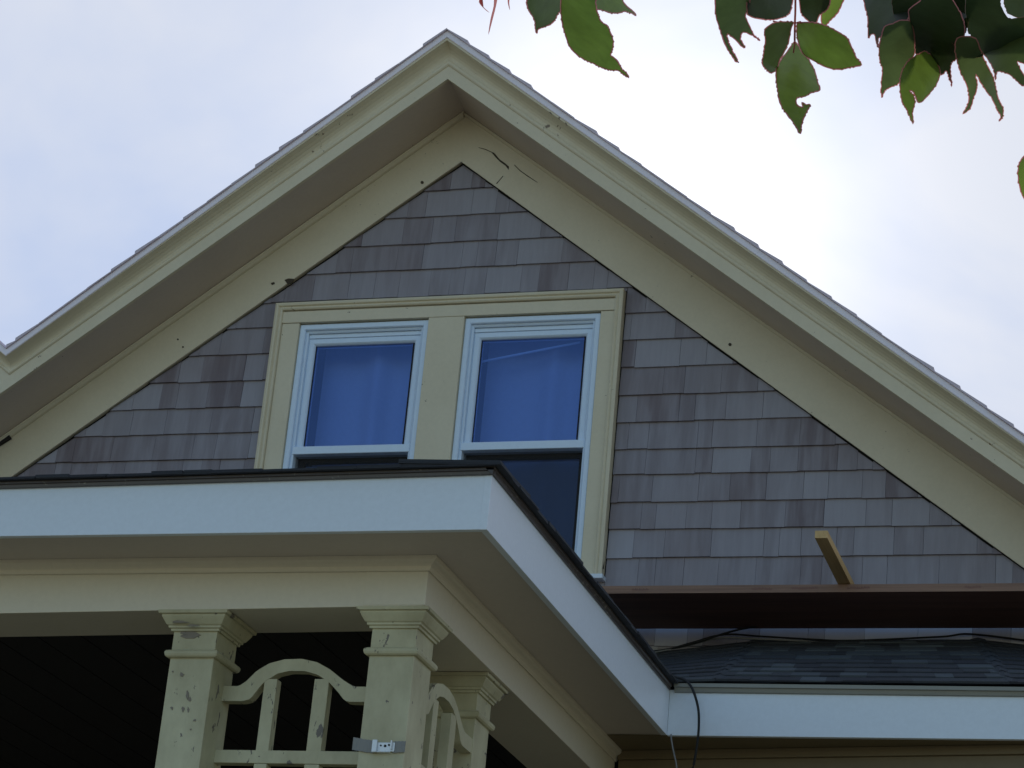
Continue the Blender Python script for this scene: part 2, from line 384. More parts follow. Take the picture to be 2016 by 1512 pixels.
# second gable rising to the left from the valley
def rake2(name, prof, mat, soft=None):
    mb = MB(); secs = []
    for x in (XV, XV - 1.9):
        sec = []
        for y, ax, az, a, b in prof:
            z = az - a * (ax - XV) + .745 * (XV - x); sec.append(Vector((x, y, z)))
        secs.append(sec)
    mb.loft(secs); return mb.build(name, mat, house)
rake2('crown_moulding', [(y, .034, z, *lv(z)) for y, z in [(-.335, 7.306), (-.357, 7.306), (-.3615, 7.309), (-.3655, 7.316), (-.3665, 7.324), (-.3645, 7.331), (-.359, 7.336), (-.3575, 7.344), (-.359, 7.358), (-.365, 7.372), (-.376, 7.386), (-.392, 7.398), (-.410, 7.406), (-.4175, 7.408), (-.419, 7.414), (-.419, 7.420), (-.335, 7.420)]], M['cream'])
rake2('drip_edge', [(y, .034, z, .765, .786) for y, z in [(-.335, 7.4205), (-.422, 7.4205), (-.424, 7.424), (-.424, 7.454), (-.335, 7.454)]], M['drip'])
rake2('rake_fascia', [(y, .034, z, .742, .775) for y, z in [(-.335, 7.2405), (-.3545, 7.2405), (-.3565, 7.306), (-.337, 7.31)]], M['cream'])

# roof slabs with stepped shingle courses at the rake
def roof_side(side):
    mb = MB(); edge = MB(); az, ax = 7.4545, .034
    sl_ = .765 if side < 0 else .786; xe = XV if side < 0 else XR
    L_ = abs(xe - ax); n = int(L_ / .108)
    for i in range(n + 1):
        a = ax + side * i * .108; b = ax + side * min(L_, (i + 1) * .108)
        if abs(b - a) < .01: break
        za, zb_ = az - sl_ * abs(a - ax), az - sl_ * abs(b - ax)
        t0, t1 = .006 + rng.uniform(-.002, .002), rng.choice((.008, .012, .015, .019))
        jy = rng.uniform(-.003, .003)
        f = -.434 + jy
        vs = [(a, f, za), (b, f, zb_), (b, f, zb_ + t1), (a, f, za + t0), (a, 9, za), (b, 9, zb_), (b, 9, zb_ + t1), (a, 9, za + t0)]
        mb.add(vs, [(0, 1, 2, 3), (4, 7, 6, 5), (3, 2, 6, 7), (0, 4, 5, 1), (1, 5, 6, 2), (0, 3, 7, 4)])
    return mb
for side in (-1, 1):
    roof_side(side).build('roof', M['roofpale'], house, label='roof shingles stepping along the raking edge')
r2 = MB()
for i in range(17):
    a = XV - i * .108; b = a - .108; za = 7.4545 - .765 * (.034 - XV) + .745 * (XV - a); zb_ = za + .745 * .108
    r2.add([(a, -.434, za), (b, -.41, zb_), (b, -.41, zb_ + .006), (a, -.41, za + .014), (a, 6, za), (b, 6, zb_), (b, 6, zb_ + .006), (a, 6, za + .014)], [(0, 1, 2, 3), (4, 7, 6, 5), (3, 2, 6, 7), (0, 4, 5, 1)])
r2.build('roof', M['roofpale'], house)
# wall under the second gable, left of the frame
lw = MB(); lw.loft([[(-6, y, 0), (-3.05, y, 0), (-3.05, y, 4.9), (-2.4, y, 5.55), (-2.2, y, 5.9), (-6, y, 8.4)] for y in (.01, .1)]); lw.build('side_wall', M['wall'], house)
dk = MB(); dk.loft([[p + Vector((0, dy, 0)) for p in (on_y(-30, 893, -.05), on_y(20, 862, -.05), on_y(16, 848, -.05), on_y(-30, 868, -.05))] for dy in (0, .016)]); dk.build('rotted_gap', M['gap'], house, label='dark rotted gap at the foot of the left frieze')

# cracks, splice and nail heads on the frieze
def mark(pts, name, mat, parent, y=-.0318, th=.003):
    mb = MB(); mb.loft([[on_y(u, v, y) + Vector((0, dy, 0)) for u, v in pts] for dy in (0, th)]); return mb.build(name, mat, parent)
mark([(966, 298), (973, 301), (984, 314), (994, 321), (1002, 328), (1001, 334), (995, 326), (985, 319), (975, 309)], 'crack', M['crack'], frieze_r)
mark([(942, 290), (956, 293.3), (968, 299), (968, 300), (955, 294.3), (942, 290.6)], 'crack', M['crack'], frieze_r)
mark([(1013, 324), (1024, 335), (1040, 346.5), (1058, 358.5), (1058, 359.3), (1039, 347.6), (1023, 336), (1012, 324.7)], 'crack', M['crack'], frieze_r)
mark([(977, 361), (990, 346), (990.8, 346.5), (978, 361.8)], 'splice_joint', M['crack'], frieze_r)
for u, v, par in ((831, 359, frieze_l), (1437, 678, frieze_r), (942, 244, frieze_r), (350, 668, frieze_l), (360, 683, frieze_l)):
    rr = 3.2 if v in (359, 678) else 1.8
    mark([(u + rr * math.cos(a), v + rr * math.sin(a)) for a in [k * math.pi / 4 for k in range(8)]], 'nail_head', M['crack'], par)
mark([(560, 551), (568, 548), (580, 549), (575, 556), (566, 559)], 'paint_chip', M['crack'], frieze_l)
mark([(533, 557), (540, 555), (541, 559), (535, 561)], 'paint_chip', M['crack'], frieze_l)

# ---------------------------------------------------------------- paired window
casing = bpy.data.objects.new('window_casing', None); col.objects.link(casing); casing.parent = house; casing['label'] = 'cream casing around the two sashes, paint split at lower right'
for a_, b2 in ((-.770, -.685), (.759, .825)):
    cas = MB(); cas.box(a_, b2, -.034, .003, 4.95, 6.187); cas.build('side_board', M['cream'], casing, bevel=.002)
m_ = MB(); m_.box(-.052, .119, -.036, .12, 4.95, 6.188); m_.build('mullion', M['cream'], casing, bevel=.002)
m_ = MB(); m_.box(-.772, .826, -.038, .003, 6.1885, 6.246); m_.build('head_board', M['cream'], casing, bevel=.002)
bb = [(0, -.003), (0, -.05), (.010, -.054), (.016, -.052), (.020, -.044), (.030, -.050), (.036, -.046), (.038, -.034), (.038, .003)]
def frame_loft(x0, x1, z0, z1, prof, bottom=True):
    """prof (inset, y); a mitred moulding up the left, over the head and down the right"""
    secs = [[(x0 + a, y, z0) for a, y in prof], [(x0 + a, y, z1 - a) for a, y in prof], [(x1 - a, y, z1 - a) for a, y in prof], [(x1 - a, y, z0) for a, y in prof]]
    if bottom: secs = [[(x0 + a, y, z0 + a) for a, y in prof]] + secs[1:3] + [[(x1 - a, y, z0 + a) for a, y in prof]]; secs.append(secs[0])
    mb = MB(); mb.loft(secs, cap=not bottom); return mb
frame_loft(-.809, .860, 4.95, 6.287, bb, False).build('back_band', M['cream'], casing)
sl_m = MB(); sl_m.box(-.83, .869, -.066, .0, 4.925, 4.946); sl_m.build('sill', M['white'], casing, bevel=.003)
mark([(1171, 1128), (1171, 1112), (1174, 1098), (1176, 1110), (1180, 1118), (1185, 1124), (1184, 1136), (1172, 1136)], 'paint_split', M['crack'], casing, -.0365, .002)
mark([(1190, 348 + 756), (1186, 1119), (1189, 1121)], 'paint_split', M['crack'], casing, -.0525, .002)

def window(x0, x1, right):
    wroot = thing('window', '', '', (0, 0, 0)); del wroot['label']; del wroot['category']; wroot.parent = house
    wroot['label'] = 'right window, standing clear of the porch roof' if right else 'left window, lower sash hidden by the porch roof'
    zt, zb = 6.186, 4.95
    fr = frame_loft(x0 + .001, x1 - .001, zb, zt - .002, [(0, .10), (0, -.018), (.004, -.022), (.024, -.022), (.028, -.018), (.028, -.006), (.034, -.008), (.040, -.004), (.040, .10)])
    fo = fr.build('frame', M['vinyl'], wroot)
    hd = MB(); hd.box(x0 + .041, x1 - .041, .006, .09, zt - .062, zt - .043); hd.build('head_stop', M['vinyl'], fo, bevel=.0015)
    gx0, gx1 = x0 + .075, x1 - .082; gt, gb = 6.094, 5.584
    sa = frame_loft(x0 + .041, x1 - .041, 5.546, zt - .063, [(0, .055), (0, .012), (.004, .009), (.024, .008), (.029, .012), (.033, .018), (.033, .055)])
    so_ = sa.build('upper_sash', M['vinyl'], wroot)
    mr = MB(); mr.box(x0 + .034, x1 - .034, -.010, .02, 5.545, 5.583); mr.build('meeting_rail', M['vinyl'], so_, bevel=.003)
    gg = MB(); gg.add([(x0 + .06, .028, 5.56), (x1 - .06, .028, 5.56), (x1 - .06, .028, 6.11), (x0 + .06, .028, 6.11)], [(0, 1, 2, 3)]); gg.build('pane', M['glass'], so_)
    frame_loft(gx0 - .004, gx1 + .004, gb - .004, gt + .004, [(0, .027), (0, .021), (.0052, .021), (.0052, .027)]).build('spacer_shadow_line', M['gap'], so_)  # dark pane spacer, also standing for the shadow line inside the sash
    ls = frame_loft(x0 + .042, x1 - .042, 4.97, 5.56, [(0, .085), (0, .060), (.03, .060), (.033, .085)])
    lo = ls.build('lower_sash', M['gap'], wroot)  # sash frame coloured near-black to stand for the dark recess
    gg = MB(); gg.add([(x0 + .06, .072, 4.99), (x1 - .06, .072, 4.99), (x1 - .06, .072, 5.535), (x0 + .06, .072, 5.535)], [(0, 1, 2, 3)]); gg.build('pane', M['glass2'], lo)
    sc = MB(); sc.add([(x0 + .04, .030, 4.97), (x1 - .04, .030, 4.97), (x1 - .04, .030, 5.55), (x0 + .04, .030, 5.55)], [(0, 1, 2, 3)]); sc.build('insect_screen', M['screen'], wroot)
    cu = MB(); n = 60; secs = []
    for i in range(n + 1):
        x = x0 + .05 + (x1 - x0 - .1) * i / n; y = .20 - .05 * math.exp(-((i / n - (.62 if right else .55)) / .10) ** 2) - .006 * math.sin(i * .27)
        secs.append([(x, y, 5.0), (x, y, 6.16)])
    cu.loft(secs, cap=False, closed=False); cu.build('curtain', M['curtain'], wroot, smooth=True)
    if right:
        rd = MB(); rd.tube([on_y(945, 713, .07), on_y(1000, 702, .07), on_y(1142, 674, .07)], .006); rd.build('pane_streak', M['vinyl'], wroot, smooth=True)  # pale tube added to stand for the diagonal bright streak in the pane
    return wroot
window(-.685, -.052, False); window(.119, .759, True)

# ---------------------------------------------------------------- lower wing roof (right)
def shingled(mb, A, B, C_, D, n, tab, th=.007, lo=0., hi=1., skip=0):
    A, B, C_, D = map(Vector, (A, B, C_, D)); nrm = (B - A).cross(D - A).normalized()
    if nrm.z < 0: nrm = -nrm
    for k in range(n):
        t0, t1 = k / n, min(1, (k + 1.25) / n)
        a, b = A.lerp(D, t0), B.lerp(C_, t0); a2, b2 = A.lerp(D, t1), B.lerp(C_, t1)
        wl = (b - a).length; x = -rng.uniform(0, tab) / wl
        while x < 1:
            x1 = x + tab * rng.uniform(.5, 1.2) / wl; u0, u1 = max(0, x), min(1, x1)
            if u1 > u0:
                jd = rng.uniform(-.0035, .0035); hh = th * rng.uniform(.75, 1.35)
                p, q, q2, p2 = a.lerp(b, u0), a.lerp(b, u1), a2.lerp(b2, u1), a2.lerp(b2, u0)
                dn = (p - p2).normalized() * jd
                p += dn; q += dn
                vs = [p, q, q2, p2, p + nrm * (hh + .0), q + nrm * hh, q2 + nrm * .001, p2 + nrm * .001]
                tone = rng.choice((.0, .1, .2, .3, .3, .8, 1.)) * (hi - lo) + lo
                mb.add(vs, [(0, 1, 5, 4), (4, 5, 6, 7), (1, 2, 6, 5), (3, 0, 4, 7)], tone=tone)
            x = x1
lr = MB()
HB, HT, HBR, HTR = (1.604, -1.005, 4.202), (1.541, -.015, 4.664), (2.69, -1.005, 4.196), (2.447, -.015, 4.668)
shingled(lr, HB, HBR, HTR, HT, 10, .12)
shingled(lr, (1.42, -1.003, 4.198), HB, HT, (1.0, -.015, 4.60), 10, .16, hi=.5)
shingled(lr, HBR, (4.2, -1.005, 4.19), (3.9, -.015, 4.50), HTR, 10, .16, hi=.6)
# underlay and hip caps
U = lambda p, dz=-.004: Vector(p) + Vector((0, 0, dz))
lr.add([U(HB), U(HBR), U(HTR), U(HT)], [(0, 1, 2, 3)], tone=0)
lr.add([U((1.42, -1.003, 4.198)), U(HB), U(HT), U((1.0, -.015, 4.60))], [(0, 1, 2, 3)], tone=0)
lr.add([U(HBR), U((4.2, -1.005, 4.19)), U((3.9, -.015, 4.50)), U(HTR)], [(0, 1, 2, 3)], tone=0)
wing = lr.build('lower_roof', M['asphalt'], house, label='dark asphalt shingle roof below the siding, hipped at both ends')
for a, b in ((HB, HT), (HBR, HTR)):
    h = MB(); a, b = Vector(a), Vector(b)
    for k in range(9):
        p, q = a.lerp(b, k / 9), a.lerp(b, (k + 1.1) / 9)
        h.add([p + Vector((-.03, 0, .0035)), p + Vector((0, 0, .0115)), p + Vector((.03, 0, .0035)), q + Vector((-.03, 0, .001)), q + Vector((0, 0, .008)), q + Vector((.03, 0, .001))], [(0, 1, 4, 3), (1, 2, 5, 4)], tone=.3)
    h.build('hip_cap', M['asphalt'], wing)
# drip edge, fascia, soffit and wall of the wing
d1 = MB(); d1.loft([[(x, -.978, 4.160 + dz), (x, -.988, 4.162 + dz), (x, -.992, 4.176 + dz), (x, -1.0, 4.178 + dz), (x, -1.0, 4.192 + dz), (x, -.978, 4.195 + dz)] for x, dz in ((1.448, .0035), (4.2, -.015))]); d1.build('drip_edge', M['dripgreen'], house)
f1 = MB(); f1.loft([[(x, -.977, z0), (x, -.955, z0), (x, -.955, z1), (x, -.977, z1)] for x, z0, z1 in ((1.4275, 4.0, 4.176), (4.2, 3.998, 4.150))]); f1.build('fascia_board', M['white'], house, bevel=.0015, label='white fascia board of the lower roof at right')
s1 = MB(); s1.add([(1.155, -.96, 4.006), (4.2, -.96, 4.006), (4.2, -.2, 4.006), (1.155, -.2, 4.006)], [(0, 1, 2, 3)]); s1.add([(1.155, -.96, 4.012), (4.2, -.96, 4.012), (4.2, -.2, 4.012), (1.155, -.2, 4.012)], [(0, 1, 2, 3)]); s1.build('lower_soffit', M['olive'], house)
wl = MB()
def wy(x, o=0): return -.728 - (x - 1.17) * .103 + o
for zt, zb, o in ((4.005, 3.970, 0), (3.9695, 0, .014)):
    wl.loft([[(x, wy(x, o), zb), (x, wy(x, o) + .1, zb), (x, wy(x, o) + .1, zt), (x, wy(x, o), zt)] for x in (1.176, 4.2)])
wl.build('lower_wall', M['olive'], house, bevel=.002, label='peeling ochre-brown boards under the right soffit')
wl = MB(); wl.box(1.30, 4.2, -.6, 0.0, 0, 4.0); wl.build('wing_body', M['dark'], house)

# ================================================================= porch
porch = thing('porch', 'front porch with deep white fascia, cream beam and square posts under a dark shingle edge', 'porch', (0, -3, 0))
PXL = -4.2
XC, YF, YI = 1.426, -3.269, -.975
zt = lambda x: 4.177 + (x - XC) * .008
fb = MB(); fb.loft([[(x, YF, 4.001), (x, YF + .022, 4.001), (x, YF + .022, zt(x)), (x, YF, zt(x))] for x in (PXL, XC - .001)]); fb.build('front_fascia', M['white'], porch, bevel=.0015)
fb = MB(); fb.box(XC - .021, XC + .002, YF - .0015, YI - .003, 4.0, 4.178); fb.build('side_fascia', M['white'], porch, bevel=.0015)
sf = MB(); sf.box(PXL, XC - .022, YF + .023, -.72, 4.008, 4.02); sf.build('soffit', M['psoffit'], porch)
# metal drip edges
de = MB(); de.loft([[(x, YF - .004, zt(x) - .007), (x, YF - .011, zt(x) - .006), (x, YF - .012, zt(x) + .003), (x, YF - .018, zt(x) + .005), (x, YF - .018, zt(x) + .012), (x, YF + .02, zt(x) + .014)] for x in (PXL, XC + .012)]); de.build('drip_edge', M['dripdark'], porch)
de = MB(); de.loft([[(XC + .004, y, 4.170), (XC + .009, y, 4.171), (XC + .010, y, 4.181), (XC + .015, y, 4.183), (XC + .015, y, 4.190), (XC - .02, y, 4.192)] for y in (YF - .018, YI - .02)]); de.build('drip_edge', M['dripdark'], porch)
# roof plane: low slope, hipped, with ragged tabs along the eaves
pr = MB()
def rz(x, y): return 4.196 + .05 * min(y - YF + .03, XC + .03 - x)
C1 = (XC + .03, YF - .03); k_ = 3.2
pr.add([(PXL, YF - .03, 4.146), (C1[0], C1[1], 4.191), (C1[0] - k_, C1[1] + k_, 4.194 + .045 * k_), (PXL, C1[1] + k_, 4.30)], [(0, 1, 2, 3)], tone=.2)
pr.add([(C1[0], C1[1], 4.191), (C1[0], -.02, 4.194), (C1[0] - k_, C1[1] + k_, 4.194 + .045 * k_)], [(0, 1, 2)], tone=.2)
def tabs(p0, p1, out, n, w):
    p0, p1, out = Vector(p0), Vector(p1), Vector(out); L_ = (p1 - p0).length; dr = (p1 - p0) / L_; x = 0
    while x < L_:
        wd = w * rng.uniform(.5, 1.4); e = min(L_, x + wd)
        for j in range(2):
            o0 = rng.uniform(.0, .008); z0 = j * .0055; z1 = z0 + rng.uniform(.0045, .007) + (rng.random() < .22) * .004
            a = p0 + dr * (x + rng.uniform(-.004, .004)); b = p0 + dr * (e + rng.uniform(-.004, .004)); up = Vector((0, 0, 1))
            dz1 = rng.uniform(-.0015, .0015)
            vs = [a + out * (1 - j * .3) * .02 + up * z0, b + out * (1 - j * .3) * .02 + up * z0, b - out * .3 + up * (z0 + .012), a - out * .3 + up * (z0 + .012)]
            vs = [v + out * o0 for v in vs[:2]] + vs[2:]
            vs += [v + up * (z1 - z0 + dz1) for v in vs]
            pr.add(vs, [(0, 1, 5, 4), (4, 5, 6, 7), (0, 3, 2, 1), (1, 2, 6, 5), (0, 4, 7, 3)], tone=rng.uniform(0, .2))
        x = e
tabs((PXL, YF - .012, zt(PXL) + .013), (XC + .03, YF - .012, 4.191), (0, -1, 0), 2, .16)
tabs((XC + .014, YF - .03, 4.191), (XC + .014, YI - .03, 4.192), (1, 0, 0), 2, .13)
pr.build('porch_roof', M['asphalt'], porch, label='black shingle edge with ragged tabs')

# beam and its bed moulding
zb = lambda x: 3.857 + (x - 1.158) * .0135
BX, BY = 1.158, -2.995
bm_ = MB(); bm_.loft([[(x, BY, zb(x)), (x, BY + .25, zb(x)), (x, BY + .25, 4.007), (x, BY, 4.007)] for x in (PXL, BX - .001)]); beam = bm_.build('beam', M['beam'], porch, bevel=.0015, label='front beam')
bm_ = MB(); bm_.box(BX - .25, BX + .001, BY + .251, -.70, 3.857, 4.007); bm_.box(BX - .2, BX + .001, BY - .001, BY + .2505, 3.8585, 4.007); bm_.build('beam', M['beam'], porch, bevel=.0015, label='side beam running back to the house')
mp_ = [(.000, 3.966), (.006, 3.966), (.009, 3.972), (.010, 3.980), (.016, 3.986), (.024, 3.990), (.030, 3.996), (.031, 4.0075), (.000, 4.0075)]
bm2 = MB(); bm2.loft([[(PXL, BY - o - .002, z) for o, z in mp_], [(BX + o + .002, BY - o - .002, z) for o, z in mp_], [(BX + o + .002, -.70, z) for o, z in mp_]]); bm2.build('bed_moulding', M['beam'], porch)
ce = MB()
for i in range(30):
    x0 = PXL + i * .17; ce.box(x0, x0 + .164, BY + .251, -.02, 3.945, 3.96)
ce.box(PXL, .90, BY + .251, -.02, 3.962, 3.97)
ce.build('ceiling', M['dark'], porch, label='board ceiling inside the porch, coloured near-black for its shade')
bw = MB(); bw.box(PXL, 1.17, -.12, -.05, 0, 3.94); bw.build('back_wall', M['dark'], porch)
fl = MB(); fl.box(PXL, 1.25, -3.15, -.13, .5, .62); fl.build('floor', M['olive'], porch)

def ring(mb, x0, x1, y0, y1, prof):
    mb.loft([[(x0 - o, y0 - o, z), (x1 + o, y0 - o, z), (x1 + o, y1 + o, z), (x0 - o, y1 + o, z)] for o, z in prof])
def post(x0, x1, y0, y1, ztop, label):
    sh = MB(); ring(sh, x0, x1, y0, y1, [(.004, .62), (.0, 3.3), (0, ztop - .05)])
    p = sh.build('post', M['post'], porch, bevel=.002, label=label)
    cp = MB(); ring(cp, x0, x1, y0, y1, [(.0015, ztop - .060), (.007, ztop - .060), (.008, ztop - .053), (.014, ztop - .051), (.0145, ztop - .045), (.020, ztop - .041), (.029, ztop - .026), (.033, ztop - .018), (.0335, ztop - .013), (.042, ztop - .011), (.0435, ztop - .001)])
    cp.build('capital', M['post'], p)
    cl_ = MB(); zc = ztop - .133; ring(cl_, x0, x1, y0, y1, [(.001, zc - .013), (.008, zc - .013), (.013, zc - .009), (.0155, zc - .002), (.0155, zc + .004), (.012, zc + .009), (.006, zc + .012), (.001, zc + .013)])
    cl_.build('collar', M['post'], p); return p
p1 = post(.322, .470, -2.96, -2.80, zb(.4), 'left post with peeling grey patches')
p2 = post(.984, 1.130, -2.96, -2.80, 3.855, 'corner post')
p3 = post(.955, 1.103, -2.25, -2.10, 3.856, 'rear side post')
def patch(pts, y=-2.9622):
    mb = MB(); mb.loft([[on_y(u, v, y) + Vector((0, dy, 0)) for u, v in pts] for dy in (0, .002)]); mb.build('peeled_patch', M['peel'], p1)
def blob(cu, cv, ru, rv, seed):
    q = random.Random(seed); n = 11
    return [(cu + ru * math.cos(2 * math.pi * k / n) * q.uniform(.45, 1.2), cv + rv * math.sin(2 * math.pi * k / n) * q.uniform(.45, 1.2)) for k in range(n)]
for k, (cu, cv, ru, rv) in enumerate(((375, 1250, 19, 10), (363, 1246, 8, 6), (358, 1328, 4.5, 5), (340, 1322, 1.5, 2), (369, 1368, 4, 9), (373, 1376, 3, 5), (360, 1396, 3, 6), (370, 1398, 2.5, 6), (383, 1418, 4, 3), (375, 1436, 2, 2), (338, 1394, 2.5, 4), (352, 1224, 22, 2.5), (380, 1231, 16, 2))):
    patch(blob(cu, cv, ru, rv, k), -2.9622 if cv > 1234 else -2.990)
# trellis panels: eyebrow arch over a grid
up_px = [(470, 1352), (485, 1341), (505, 1321), (530, 1306), (560, 1298), (595, 1297), (625, 1304), (650, 1318), (672, 1336), (688, 1347), (700, 1350)]
lo_px = [(477, 1382), (493, 1376), (505, 1360), (519, 1343), (546, 1326), (570, 1320.5), (600, 1321), (625, 1328), (648, 1343), (665, 1362), (678, 1379), (688, 1381)]
UP = [on_y(u, v, -2.86) for u, v in up_px]; LO = [on_y(u, v, -2.86) for u, v in lo_px]
a0, a1 = .470, .986
def prof_norm(P, z_end):
    pts = [((p.x - a0) / (a1 - a0), p.z) for p in P]
    return [(0, z_end)] + [(pts[0][0], z_end)] + pts[1:-1] + [(pts[-1][0], z_end)] + [(1, z_end)]
UPN, LON = prof_norm(UP, 3.640), prof_norm(LO, 3.592)
def interp(P, t):
    for (a, za), (b, zb_) in zip(P, P[1:]):
        if a <= t <= b: return za + (zb_ - za) * (t - a) / max(1e-6, b - a)
    return P[-1][1]
def trellis(fn, length, th, label):
    """fn(t metres along, depth, z) -> point"""
    root = thing('trellis_panel', label, '', (0, 0, 0)); del root['category']; root.parent = porch; root.location = (0, 0, 0)
    def bx(a, b, d0, d1, z0, z1, nm):
        mb = MB(); mb.loft([[fn(a, d0, z0), fn(b, d0, z0), fn(b, d0, z1), fn(a, d0, z1)], [fn(a, d1, z0), fn(b, d1, z0), fn(b, d1, z1), fn(a, d1, z1)]]); return mb.build(nm, M['post'], root, bevel=.0015)
    mb = MB(); secs = []; n = 56
    for i in range(n + 1):
        t = i / n; u, l = interp(UPN, t), interp(LON, t); a = t * length
        secs.append([fn(a, 0, l), fn(a, 0, u), fn(a, th, u), fn(a, th, l)])
    mb.loft(secs); mb.build('arch_rail', M['post'], root)
    for t0, t1 in ((.262, .344), (.586, .680)):
        a, b = t0 * length, t1 * length
        bx(a, b, .001, th - .001, 3.435, min(interp(LON, t0), interp(LON, t1)) + .01, 'stile')
        bx(a, b, .001, th - .001, 2.75, 3.394, 'stile')
    bx(0, length, 0, th, 3.395, 3.436, 'rail'); bx(0, length, 0, th, 3.10, 3.14, 'rail'); bx(0, length, 0, th, 2.71, 2.75, 'rail')
    return root
tr1 = trellis(lambda a, d_, z: Vector((a0 + a, -2.86 + d_, z)), a1 - a0, .038, 'arched trellis panel between the two front posts')
TX = 1.10
tr2 = trellis(lambda a, d_, z: Vector((TX - d_, -2.80 + a, z)), .55, .038, 'arched trellis panel on the porch side, seen edge-on')
# low continuation so the posts do not stand on air
kn = MB(); kn.box(.470, .984, -2.90, -2.80, .62, 2.71); kn.box(1.02, 1.10, -2.80, -2.25, .62, 2.71); kn.build('knee_wall', M['post'], porch)

# ================================================================= things on the building
br = thing('metal_bracket', 'small white metal bracket with screw holes fixed across the corner post by grey tape', 'bracket', (1.06, -2.966, 3.42))
mb = MB(); yb = -2.964
mb.box(1.034, 1.100, yb - .004, yb - .001, 3.409, 3.437); mb.box(1.031, 1.046, yb - .014, yb - .0045, 3.405, 3.443); mb.box(1.090, 1.0935, yb - .016, yb - .0045, 3.414, 3.441); mb.box(1.0465, 1.0895, yb - .012, yb - .0045, 3.405, 3.408)
mb.build('plate', M['galv'], br, bevel=.0012)
for x, z, r_ in ((1.056, 3.427, .0028), (1.070, 3.426, .0042), (1.082, 3.429, .0035)):
    h = MB(); h.loft([[(x + r_ * math.cos(a), y, z + r_ * math.sin(a)) for a in [k * math.pi / 5 for k in range(10)]] for y in (yb - .0052, yb - .004)]); h.build('screw_hole', M['hole'], br)
def tape_strip(x0, x1, z0, z1, zs0, zs1):
    n = 14; up, dn = [], []
    t = MB(); secs = []
    for i in range(n + 1):
        x = x0 + (x1 - x0) * i / n; f = i / n
        y = yb - .0005 - .0012 * math.sin(i * 1.7) ** 2
        a = z0 + (zs0 - z0) * f + rng.uniform(-.001, .001); b = z1 + (zs1 - z1) * f + rng.uniform(-.001, .001)
        secs.append([(x, y, a), (x, y, b), (x, y + .0008, b), (x, y + .0008, a)])
    t.loft(secs); t.build('tape', M['tape'], br)
tape_strip(.964, 1.034, 3.414, 3.452, 3.404, 3.442); tape_strip(1.0935, 1.133, 3.406, 3.441, 3.408, 3.443)

def solo(mb, name, mat, label, cat, group=None, **k):
    o = mb.build(name, mat, None, **k); c = sum((v.co for v in o.data.vertices), Vector()) / len(o.data.vertices)
    zmin = min(v.co.z for v in o.data.vertices); c.z = zmin
    for v in o.data.vertices: v.co -= c
    o.location = c; o['label'] = label; o['category'] = cat
    if group: o['group'] = group
    return o
ZP = 4.703
pl = thing('scaffold_plank', 'long red-brown laminated scaffold plank spanning in front of the shingles at right', 'plank', (2.2, -.3, ZP))
mb = MB(); mb.box(.75, 4.4, -.528, -.05, ZP + .0015, ZP + .0315); mb.build('board', M['plank'], pl, bevel=.0015)
mb = MB(); mb.box(.75, 4.4, -.5305, -.5285, ZP, ZP + .032)
mb.build('board_edge', M['plankedge'], pl, label='paler laminated front edge with faint stamped marks')
# faint, illegible mill stamps along the edge
for x_, n_ in ((1.13, 5), (1.62, 6), (1.78, 8), (2.0, 7), (2.46, 5)):
    x = x_; st = MB(); prev = None
    for i in range(n_):
        z0 = ZP + .011 + rng.uniform(0, .004); w_ = rng.uniform(.006, .012)
        for a_, h_ in ((0, .011), (w_ * .3, .003), (w_ * .6, .009), (w_, .002)):
            st.v += [Vector((x + a_, -.5312, z0)), Vector((x + a_, -.5312, z0 + h_))]
            if prev is not None: st.f.append([prev, len(st.v) - 2, len(st.v) - 1, prev + 1]); st.m.append(0); st.t.append(.5)
            prev = len(st.v) - 2
        x += w_ + .005
    st.build('stamp_mark', M['plank'], pl)
ls_ = MB()
zz = ZP + .033
ls_.loft([[(1.967, -1.058, zz + .006), (2.015, -1.058, zz + .006), (2.015, -1.058, zz + .036), (1.967, -1.058, zz + .036)], [(1.957, -.10, zz), (2.011, -.10, zz), (2.011, -.10, zz + .032), (1.957, -.10, zz + .032)]])
solo(ls_, 'lumber_stick', M['pine'], 'short yellow pine stick lying on the plank and pointing out from the wall', 'lumber', bevel=.0015)

cb = MB(); cb.tube(smooth_path([(1.40, -.93, 4.25), (1.455, -1.0, 4.218), (1.493, -1.012, 4.203), (1.526, -1.03, 4.166), (1.552, -1.03, 4.097), (1.560, -1.03, 4.03), (1.556, -1.02, 3.962), (1.540, -1.0, 3.872), (1.50, -.95, 3.78), (1.49, -.85, 3.6)]), .0048)
solo(cb, 'hanging_cable', M['cable'], 'black cable looping down over the white fascia from the roof corner', 'cable', smooth=True)
cb = MB(); cb.tube(smooth_path([(1.447, -.99, 4.0), (1.452, -1.0, 3.975), (1.463, -1.0, 3.932), (1.479, -1.0, 3.871), (1.49, -.97, 3.75)]), .0032)
solo(cb, 'dangling_wire', M['wire'], 'thin grey wire dangling from the bottom corner of the white fascia', 'wire', smooth=True)
cb = MB(); cb.tube(smooth_path([(1.08, -.16, 4.58), (1.132, -.1, 4.593), (1.217, -.1, 4.608), (1.323, -.1, 4.636), (1.428, -.1, 4.671), (1.50, -.09, 4.693), (1.6, -.06, 4.72)]), .0045)
solo(cb, 'roof_cable', M['cable'], 'black cable slanting up from the lower roof to behind the plank', 'cable', smooth=True)
cb = MB(); cb.tube(smooth_path([(1.05, -.10, 4.58), (1.122, -.06, 4.597), (1.271, -.06, 4.640), (1.409, -.06, 4.676), (1.571, -.06, 4.668), (1.782, -.06, 4.655), (1.95, -.06, 4.650), (2.3, -.04, 4.672), (2.45, -.03, 4.684), (2.9, -.03, 4.62)]), .0042)
